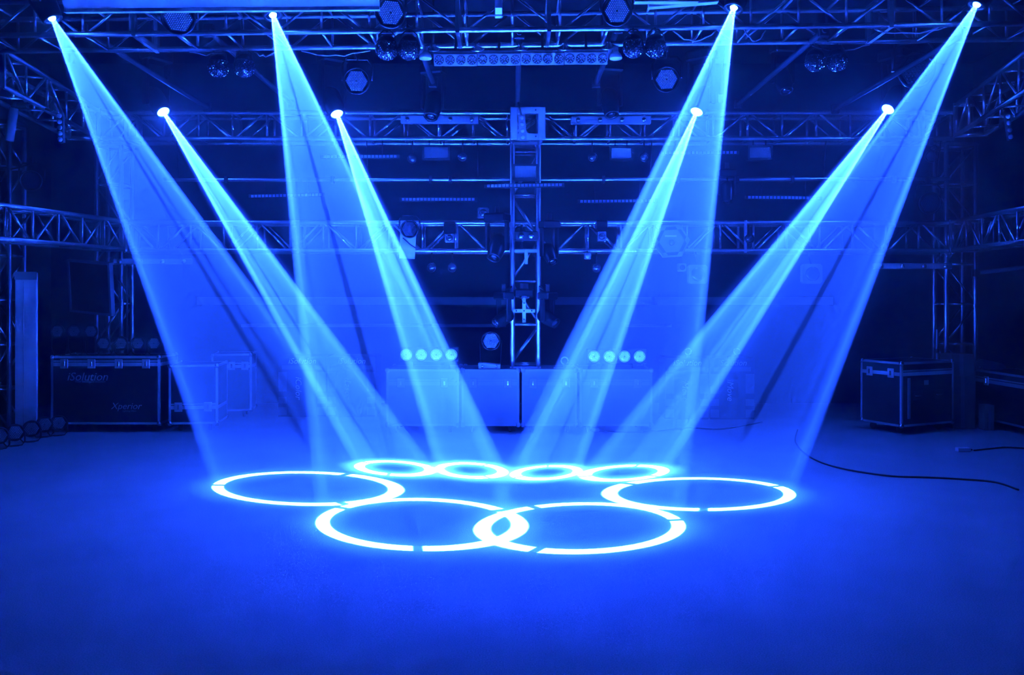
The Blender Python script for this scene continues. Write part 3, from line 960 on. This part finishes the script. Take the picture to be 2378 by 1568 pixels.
# ------------------------------------------------------------------ four-lens par bars standing on the back cases
def par_bar(label, x0, x1, py, Y, strengths):
    a, c = at(x0, py, Y), at(x1, py, Y)
    L = c.x - a.x
    h = .19
    base_z = .83
    t = thing('four_lamp_bar', label, 'light bar', (a.x, Y, base_z), 'four-lamp bars on the back cases')
    zc = a.z - base_z
    MB().box((0, .0, zc - h / 2), (L, .09, zc + h / 2), bevel=.008).build('back_panel', 'dull_metal', t)
    for k in range(4):
        p = link('par_can', cached('pcan', lambda: MB().lathe([(.088, -.02), (.09, .0), (.09, .02), (.082, .022), (.078, .006), (0, .006)], 24, cap=False).mesh('par_can', 'black')), t, aim((L * (.12 + .253 * k), -.002, zc), (.0, -1, 0)))
        link('lens', cached('pbl', lambda: MB().lathe([(.077, 0), (.07, .006), (.045, .011), (0, .014)], 24, cap=False).mesh('lens', 'lens_par')), p, T(0, 0, .006))
        stuff(link('led_array', led_array_mesh(.07, 3, .007, 'lens_hot'), p, T(0, 0, .018)))
    for x in (L * .2, L * .8):
        MB().box((x - .03, .0, 0), (x + .03, .08, zc - h / 2), bevel=.003).build('foot', 'black', t)


M['lens_par'] = material('glowing_par_lens', (.3, .3, .34), .12, .3, .1, 60, emit=(.012, .09, 1.0), strength=3.2)
par_bar('bar of four glowing par lamps on the back case left of the mast', 927, 1065, 824, 11.15, None)
par_bar('bar of four glowing par lamps on the back case right of the mast', 1363, 1502, 828, 11.15, None)

# ------------------------------------------------------------------ flight cases
_castor = None


def castor_mesh():
    mb = MB()
    mb.box((-.03, -.03, .085), (.03, .03, .1))
    mb.box((-.024, -.012, .04), (-.018, .012, .09)).box((.018, -.012, .04), (.024, .012, .09))
    mb.lathe([(.045, -.016), (.048, 0), (.045, .016)], 16, T(0, .015, .048) @ Matrix.Rotation(math.pi / 2, 4, 'Y'))
    return mb.mesh('castor', 'rubber')


def flight_case(label, m, w, d, h, lid=.12, latches=2, logo=None, handles=0, lidlow=False, castors=True, band=True, edge='edge', skin='laminate'):
    """local origin: near left bottom corner on the floor; x along the face, y into depth"""
    t = thing('flight_case', label, 'flight case', m, 'flight cases')
    z0 = .1 if castors else .0
    H = h
    zl = (H - lid) if not lidlow else z0 + lid
    MB().box((.004, .004, z0 + .004), (w - .004, d - .004, H - .004)).build('body', skin, t)
    e = .028
    # aluminium edging: twelve edge profiles and the two bands of the lid joint
    for x in (0, w - e):
        for y in (0, d - e):
            MB().box((x, y, z0 + .02), (x + e, y + e, H - .02)).build('corner_edge', edge, t)
    for z in (z0, H - e):
        for y in (0, d - e):
            MB().box((e, y, z), (w - e, y + e, z + e)).build('rail', edge, t)
        for x in (0, w - e):
            MB().box((x, e, z), (x + e, d - e, z + e)).build('rail', edge, t)
    if band:
        for y, q in ((-.003, 0), (d - .003, 1)):
            MB().box((e, y, zl - .045), (w - e, y + .006, zl)).build('lid_band', edge, t)
            MB().box((e, y, zl + .012), (w - e, y + .006, zl + .03)).build('lid_band', edge, t)
        for x in (-.003, w - .003):
            MB().box((x, e, zl - .045), (x + .006, d - e, zl)).build('lid_band', edge, t)
    bc = cached(('ballcorner', edge), lambda: MB().lathe([(0, -.034), (.024, -.026), (.034, 0), (.024, .026), (0, .034)], 12, cap=False).mesh('ball_corner', 'steel' if edge == 'edge' else edge))
    for x in (.014, w - .014):
        for y in (.014, d - .014):
            for z in (z0 + .014, H - .014):
                link('ball_corner', bc, t, T(x, y, z))
    lm = cached(('latch', edge), lambda: MB().box((-.05, -.012, -.06), (.05, .0, .06), bevel=.004).mesh('latch', edge))
    lk = cached('latchknob', lambda: MB().box((-.012, -.02, -.03), (.012, -.01, .03), bevel=.003).mesh('latch_key', 'steel'))
    for k in range(latches):
        x = w * (k + .5) / latches if latches > 2 else w * (.2 + .6 * k)
        l = link('latch', lm, t, T(x, -.003, zl - .015))
        link('latch_key', lk, l)
    hm_ = cached('handle', lambda: MB().box((-.09, -.006, -.06), (.09, .004, .06), bevel=.004).mesh('handle_dish', 'dull_metal'))
    hg = cached('grip', lambda: MB().path([(-.06, -.008, .0), (-.05, -.022, .0), (.05, -.022, .0), (.06, -.008, .0)], .009, 8).mesh('grip', 'steel'))
    for k in range(handles):
        hh = link('handle_dish', hm_, t, T(w * (.3 + .4 * k), -.002, (z0 + H) / 2 - .02))
        link('grip', hg, hh)
    if castors:
        cm = cached('castor', castor_mesh)
        for x in (.12, w - .12):
            for y in (.12, d - .12):
                link('castor', cm, t, T(x, y, 0))
    for s, size, x, z, mat in (logo or ()):
        link('lettering', text_mesh(s, size, .25, mat), t, T(x, -.0015, z) @ FRONT)
    return t


P = floor_at(118, 1004)
k = P.y / 2000
w = 253 * k
flight_case('long black flight case with white logo print at the left', yaw((P.x, P.y, 0), 0), w, .6, .985, .085, 4,
            [('iSolution', .15, w * .335, .715, 'ink'), ('Your Intelligent Solution', .04, w * .36, .655, 'ink_dim'), ('Xperior', .12, w * .69, .335, 'ink'), ('Lighting Effect', .032, w * .72, .275, 'ink_dim')])
P = floor_at(393, 1004)
flight_case('small upright black flight case right of the long logo case', yaw((P.x, P.y - .02, 0), 7), .615, .62, .87, .24, 2, lidlow=True)
P = floor_at(502, 968)
flight_case('black flight case half hidden behind the small upright case', yaw((P.x, P.y - .2, 0), 9), .56, .5, .93, .16, 3)
P = Vector((4.93, 10.9, 0))
# the right case shows two faces: built from its left far corner so that the narrow side faces left
flight_case('black flight case turned corner-on at the right', yaw(P, 24.7), .95, .66, .92, .13, 0, handles=2)
t = [o for o in bpy.data.objects if o.get('label', '').startswith('black flight case turned')][0]
for yy in (.16, .5):
    l = link('latch', cached(('latch', 'edge'), lambda: None), t, T(-.003, yy, .775) @ Matrix.Rotation(-math.pi / 2, 4, 'Z'))
    link('latch_key', cached('latchknob', lambda: None), l)
MB().box((.4, -.005, .62), (.48, -.001, .68)).build('paper_tag', 'white', t)
MB().box((.1, -.012, .2), (.15, .0, .72), bevel=.004).build('hinge_strip', 'edge', t)
# big case at the right edge seen along its side
P = Vector((6.36, 11.95, 0))
flight_case('large black flight case running out of the picture at the right edge', yaw(P, -90 + 3), 1.9, .62, .76, .12, 2)
t = thing('fixture_lid', 'pale curved fixture lying on the large case at the right edge', 'lamp', at(2276, 862, 11.7) + Vector((0, .1, .0)))
MB().prism([(0, 0), (.02, .13), (.12, .15), (.38, .09), (.42, .03), (.3, 0)], 0, .25).build('shell', 'grey', t)
MB().lathe([(.02, 0), (.014, .01), (0, .012)], 10, aim((.06, -.001, .04), (0, -1, 0)), cap=False).build('knob', 'steel', t)

# plain cases in the middle at the back
for lab, x0, x1, py, top, mth in (('wide dark case left of the mast carrying a four-lamp bar', 897, 1066, 1008, 858, 2), ('wide dark case below the mast at the back', 1072, 1206, 1008, 858, 2),
                                  ('wide dark case right of the mast at the back', 1212, 1340, 1008, 858, 2), ('wide dark case right of the mast carrying a four-lamp bar', 1346, 1515, 1008, 858, 2)):
    a = floor_at(x0, py); c = floor_at(x1, py)
    flight_case(lab, yaw((a.x, a.y, 0), 0), c.x - a.x, .7, EYE - (top - HORIZON) / 2000 * a.y, .16, 2, edge='grey', skin='case_grey')
# little fixtures standing on the middle cases
t = thing('ring_lamp', 'small ring-shaped lamp on the case right of the mast', 'lamp', (at(1310, 845, 11.2).x, 11.1, .83))
MB().box((-.14, 0, .0), (.02, .1, .015)).build('base', 'grey', t)
MB().path([(.045 * math.cos(a) - .0, 0, .1 + .045 * math.sin(a)) for a in [2 * math.pi * q / 16 - 1.2 for q in range(16)]], .01, 6).build('ring', 'white', t)
MB().box((-.02, -.01, .01), (.02, .03, .055)).build('stem', 'grey', t)
for lab, px in (('small ring-shaped lamp on the left printed carton pair of the right side', 1598), ('small ring-shaped lamp on the rightmost printed carton', 1711)):
    t = thing('ring_lamp', lab, 'lamp', (at(px, 828, 12.4).x, 12.4, .876), 'ring lamps')
    MB().box((-.12, 0, .0), (.03, .1, .015)).build('base', 'grey', t)
    MB().path([(.045 * math.cos(a), 0, .09 + .045 * math.sin(a)) for a in [2 * math.pi * q / 16 - 1.2 for q in range(16)]], .009, 6).build('ring', 'white', t)
    MB().box((-.02, -.01, .01), (.02, .03, .05)).build('stem', 'grey', t)
t = thing('mixer_box', 'low small control box on the case left of the mast', 'control box', (at(1137, 845, 11.2).x, 11.05, .83))
MB().prism([(-.14, 0), (.14, 0), (.14, .05), (-.14, .07)], 0, .2).build('housing', 'grey', t)
for x in (-.09, .09):
    MB().lathe([(.022, 0), (.018, .012), (0, .014)], 12, aim((x, -.001, .03), (0, -1, 0)), cap=False).build('knob', 'steel', t)

# ------------------------------------------------------------------ printed cartons
def carton(label, x0, x1, side, word, top=832, py=972):
    a = floor_at(x0, py); c = floor_at(x1, py)
    w = c.x - a.x
    Y = a.y
    h = EYE - (top - HORIZON) / 2000 * Y
    t = thing('printed_carton', label, 'carton', (a.x, Y, 0), 'printed cartons at the back')
    MB().box((0, 0, 0), (w, .55, h), bevel=.004).build('body', 'carton', t)
    link('lettering', text_mesh('iSolution', .115, .25, 'ink'), t, T(w * .5, -.0015, h - .07) @ FRONT)
    MB().box((w * .08, -.003, h - .19), (w * .92, -.001, h - .13)).build('printed_stripe', 'carton_pale', t)
    lx = w * .42 if side > 0 else w * .45
    link('lettering', text_mesh(word, .125, .25, 'ink'), t, T(lx, -.0015, h * .48) @ Matrix.Rotation(math.pi / 2, 4, 'Y') @ FRONT)
    for z0, z1 in ((.42, .74), (.22, .33), (.03, .16)):
        for xx in (0, w - .13):
            MB().box((xx + .004, -.003, h * z0), (xx + .126, -.001, h * z1)).build('printed_patch', 'carton_pale', t)
    MB().box((0, -.002, h - .215), (w, .552, h - .205)).build('lid_seam', 'black', t)


carton('leftmost printed carton at the back with upright lettering', 646, 757, 1, 'iColor', 828, 968)
carton('second printed carton from the left, lit through by the leftmost rear beam', 760, 872, 1, 'iLaser', 828, 968)
carton('left carton of the printed pair at the right back, behind the rightmost rear beam', 1545, 1646, -1, 'iMove', 832, 974)
carton('right carton of the printed pair at the right back, clear of the beam', 1649, 1752, -1, 'iMove', 832, 974)

# stacked plain cartons behind the right case
a, c = at(2212, 0, 11.45), at(2262, 0, 11.45)
for lab, z0, z1, dx in (('tall plain cardboard carton behind the right flight case', 0, .70, 0), ('smaller plain carton on top of the tall carton at the right', .70, .99, -.015)):
    t = thing('cardboard_carton', lab, 'carton', (a.x + dx, 11.45, z0), 'plain cartons at the right')
    MB().box((0, 0, 0), (c.x - a.x + .02, .3, z1 - z0), bevel=.004).build('body', 'cardboard', t)
    MB().box((.11, -.002, 0), (.16, .302, z1 - z0 + .001)).build('tape', 'grey', t)
t = thing('cardboard_box', 'little pale box on the floor side of the plain cartons', 'carton', (6.2, 11.3, 0))
MB().box((0, 0, 0), (.13, .15, .33), bevel=.004).build('body', 'cardboard', t)
MB().box((.05, -.002, 0), (.08, .152, .331)).build('tape', 'grey', t)

# ------------------------------------------------------------------ left corner: board, screen, pars
t = thing('standing_whiteboard', 'tall white board standing on the floor at the left edge beside the tower', 'board', (at(60, 0, 10.93).x, 10.93, 0))
MB().box((-.14, 0, 0), (.135, .04, 2.065), bevel=.006).build('board', 'board', t)
MB().box((-.143, -.004, 1.97), (.138, .0, 2.07)).build('top_strip', 'grey', t)
MB().box((-.03, -.003, .0), (-.025, .0, 1.95)).build('seam', 'grey', t)

t = thing('flat_screen', 'dark tilted flat screen hanging at the left below the lower truss', 'screen', at(212, 725, 11.45))
m = Matrix.Rotation(math.radians(-14), 4, 'Z') @ Matrix.Rotation(math.radians(5), 4, 'Y') @ Matrix.Rotation(math.radians(10), 4, 'X')
MB().box((-.31, 0, 0), (.3, .05, .66)).build('panel', 'screen', t, m)
MB().frame(-.335, .325, -.025, .685, .03, -.012, .06).build('frame', 'carton_pale', t, m)
strut('support_arm', t, (-.05, .15, .4), (-.12, .5, .45), .02, 'dull_metal', 8)
t = thing('screen_stand', 'thin metal stand post right of the tilted screen at the left', 'stand', (at(283, 733, 11.78).x + .07, 11.78, 0))
strut('post', t, (0, 0, 0), (0, 0, 2.2), .014, 'dull_metal', 8)
strut('arm', t, (0, 0, 1.85), (-.22, -.05, 2.1), .012, 'dull_metal', 8)
strut('foot', t, (-.2, 0, .012), (.2, 0, .012), .014, 'dull_metal', 8)

for i, px in enumerate((133, 172, 211)):
    par_lamp(f'{["left", "middle", "right"][i]} par lamp of the raised back row on the long logo case', Vector((at(px, 770, 11.3).x, 11.3, 1.30)), (.05, -1, 0), .078, 'led_face', 'ink', up=-1, rings=4, group='par lamps on the long case', reach=3.95)
for i, px in enumerate((240, 281, 320, 358)):
    par_lamp(f'{["first", "second", "third", "fourth"][i]} par lamp from the left in the front row on the long logo case', Vector((at(px, 797, 11.25).x, 11.25, 1.145)), (.05, -1, 0), .078, 'led_face', 'ink', up=-1, rings=4, group='par lamps on the long case')
for i, (px, py) in enumerate(((-2, 1012), (35, 1005), (73, 996), (103, 986), (136, 977))):
    Yq = min(10.82, 2000 * (EYE - .165) / (py - HORIZON))
    par_lamp(f'{["first", "second", "third", "fourth", "fifth"][i]} unlit par lamp from the left in the floor row at the left edge', (at(px, py, Yq).x, Yq, .165), (.75, -1, .0), .085, 'led_face', 'ink', up=-1, rings=4, group='par lamps in a row on the floor')

# thin stand on the right
a = at(2176, 765, 11.6)
t = thing('stand_pole', 'short thin metal stand pole rising behind the right flight case', 'stand', (a.x, a.y, 0))
strut('tube', t, (0, 0, .02), (0, 0, a.z), .019, 'aluminium', 10)
MB().lathe([(.05, 0), (.05, .012), (.03, .03), (.024, .1)], 16).build('foot', 'black', t)
MB().lathe([(.026, 0), (.028, .01), (.028, .04), (.024, .05)], 12, T(0, 0, 1.0)).build('collar', 'black', t)

# dark bar from the right tower to the wall
t = thing('steel_bar', 'dark sloping steel bar between the right tower and the right wall', 'bar', (6.38, 11.86, 2.08))
strut('tube', t, (0, 0, 0), (XW - 6.38 + .005, .04, .14), .032, 'grey', 10)
MB().box((-.03, -.04, -.05), (.05, .04, .05), bevel=.008).build('clamp', 'black', t)

# ------------------------------------------------------------------ white battens above the front truss
t = thing('ceiling_batten', 'long pale batten along the top edge at the left', 'batten', at(150, 26, 7.3))
e = at(882, 20, 7.3) - at(150, 26, 7.3)
m = Vector((1, 0, 0)).rotation_difference(e).to_matrix().to_4x4()
MB().box((0, 0, .012), (e.length, .02, .22), bevel=.003).build('panel', 'batten', t, m @ Matrix.Rotation(math.radians(32), 4, 'X'))
MB().box((0, -.012, -.012), (e.length, .03, .016)).build('bottom_rail', 'white', t, m)
for x in (.8, 1.9):
    strut('hanger', t, (x, .02, .01), (x, .02, ZC - t.matrix_world.translation.z + .01), .012, 'black', 6)
for lab, x0, y0, x1, y1, Y in (('short pale batten at the top edge right of the middle', 1474, 4, 1622, 4, 7.4), ('second pale batten slanting below the short batten', 1507, 17, 1669, 4, 7.5)):
    t = thing('ceiling_batten', lab, 'batten', at(x0, y0, Y), 'pale ceiling battens')
    e = at(x1, y1, Y) - at(x0, y0, Y)
    m = Vector((1, 0, 0)).rotation_difference(e).to_matrix().to_4x4()
    MB().box((0, 0, .012), (e.length, .06, .06), bevel=.004).build('body', 'batten', t, m)
    MB().box((0, -.006, 0), (e.length, .066, .012)).build('bottom_rail', 'white', t, m)
    strut('hanger', t, e * .5 + Vector((0, .03, .05)), e * .5 + Vector((0, .03, ZC - t.matrix_world.translation.z + .01)), .01, 'black', 6)

# ------------------------------------------------------------------ cables
def sag(p, q, drop, n=9, wob=.012):
    p, q = Vector(p), Vector(q)
    return [p.lerp(q, i / (n - 1)) - Vector((0, 0, drop * 4 * (i / (n - 1)) * (1 - i / (n - 1)) + random.uniform(-wob, wob))) for i in range(n)]


for lab, x0, x1, Y, dr in (
        ('white cable sagging under the top truss right of the right crystal ball pair', 1562, 1665, 8.0, .10),
        ('white cable lying along the top truss above the leftmost crystal balls', 440, 520, 8.5, .03),
        ('thin white cable looping beside the second front beam at the top truss', 590, 645, 8.5, .05),
        ('white cable slung below the truss above the left half of the LED strip', 990, 1100, 8.5, .04),
        ('white cable slung below the truss above the right half of the LED strip', 1115, 1300, 8.5, .05),
        ('short white cable under the truss just left of the LED strip', 700, 860, 8.5, .05),
        ('pale cable drooping under the top truss right of the second right beam', 1728, 1778, 8.0, .10),
        ('pale cable bundle under the top truss above the rightmost crystal balls', 1880, 2020, 8.5, .06),
        ('second pale cable under the top truss at the far right', 2030, 2200, 8.0, .05)):
    xa, xb = (x0 - CX) / FOCAL * Y, (x1 - CX) / FOCAL * Y
    o = MB().path(sag((xa, Y, front_z(xa) - .03), (xb, Y, front_z(xb) - .03), dr), .007, 6).build('cable', 'cable_white')
    tag(o, lab, 'cable', 'cables on the top truss')


def ground_cable(label, pts, r=.009):
    P3 = [floor_at(*p) + Vector((0, 0, r)) for p in pts]
    fine = []
    for i in range(len(P3) - 1):
        p0, p1, p2, p3 = P3[max(i - 1, 0)], P3[i], P3[i + 1], P3[min(i + 2, len(P3) - 1)]
        for s in range(8):
            u = s / 8
            fine.append(.5 * ((2 * p1) + (p2 - p0) * u + (2 * p0 - 5 * p1 + 4 * p2 - p3) * u * u + (3 * p1 - p0 - 3 * p2 + p3) * u ** 3))
    fine.append(P3[-1])
    o = MB().path(fine, r, 8).build('floor_cable', 'cable')
    tag(o, label, 'cable', 'cables on the floor')


ground_cable('long black cable curving over the floor at the right of the rings', [(1852, 1000), (1848, 1030), (1880, 1063), (1945, 1088), (2060, 1107), (2150, 1111), (2230, 1115), (2310, 1122), (2365, 1140)])
ground_cable('thin black cable on the floor in front of the right printed cartons', [(1360, 998), (1440, 1006), (1520, 1003), (1600, 996), (1680, 998), (1770, 982)])
ground_cable('short black cable from the white adaptor to the right edge', [(2262, 1048), (2300, 1044), (2340, 1041), (2420, 1046)])
P = floor_at(2240, 1050)
t = thing('power_adaptor', 'small pale power adaptor on the floor in front of the right case', 'adaptor', (P.x, P.y, 0))
MB().box((-.075, 0, 0), (.075, .07, .045), bevel=.006).build('body', 'white', t)
MB().lathe([(.012, 0), (.008, .03)], 8, aim((.075, .035, .02), (1, 0, 0))).build('plug_sleeve', 'cable', t)

# crumpled papers behind the rings
for lab, px, py, R in (('larger crumpled paper on the floor behind the far rings', 1432, 978, .09), ('smaller crumpled paper on the floor behind the far rings', 1382, 1003, .07)):
    P = floor_at(px, py)
    mb = MB()
    bmesh.ops.create_icosphere(mb.bm, subdivisions=2, radius=R)
    for v in mb.bm.verts:
        v.co *= random.uniform(.7, 1.15)
        v.co.z = max(v.co.z * .45, -.02) + .02
    o = mb.build('crumpled_paper', 'white')
    o.location = P
    tag(o, lab, 'paper', 'crumpled papers')
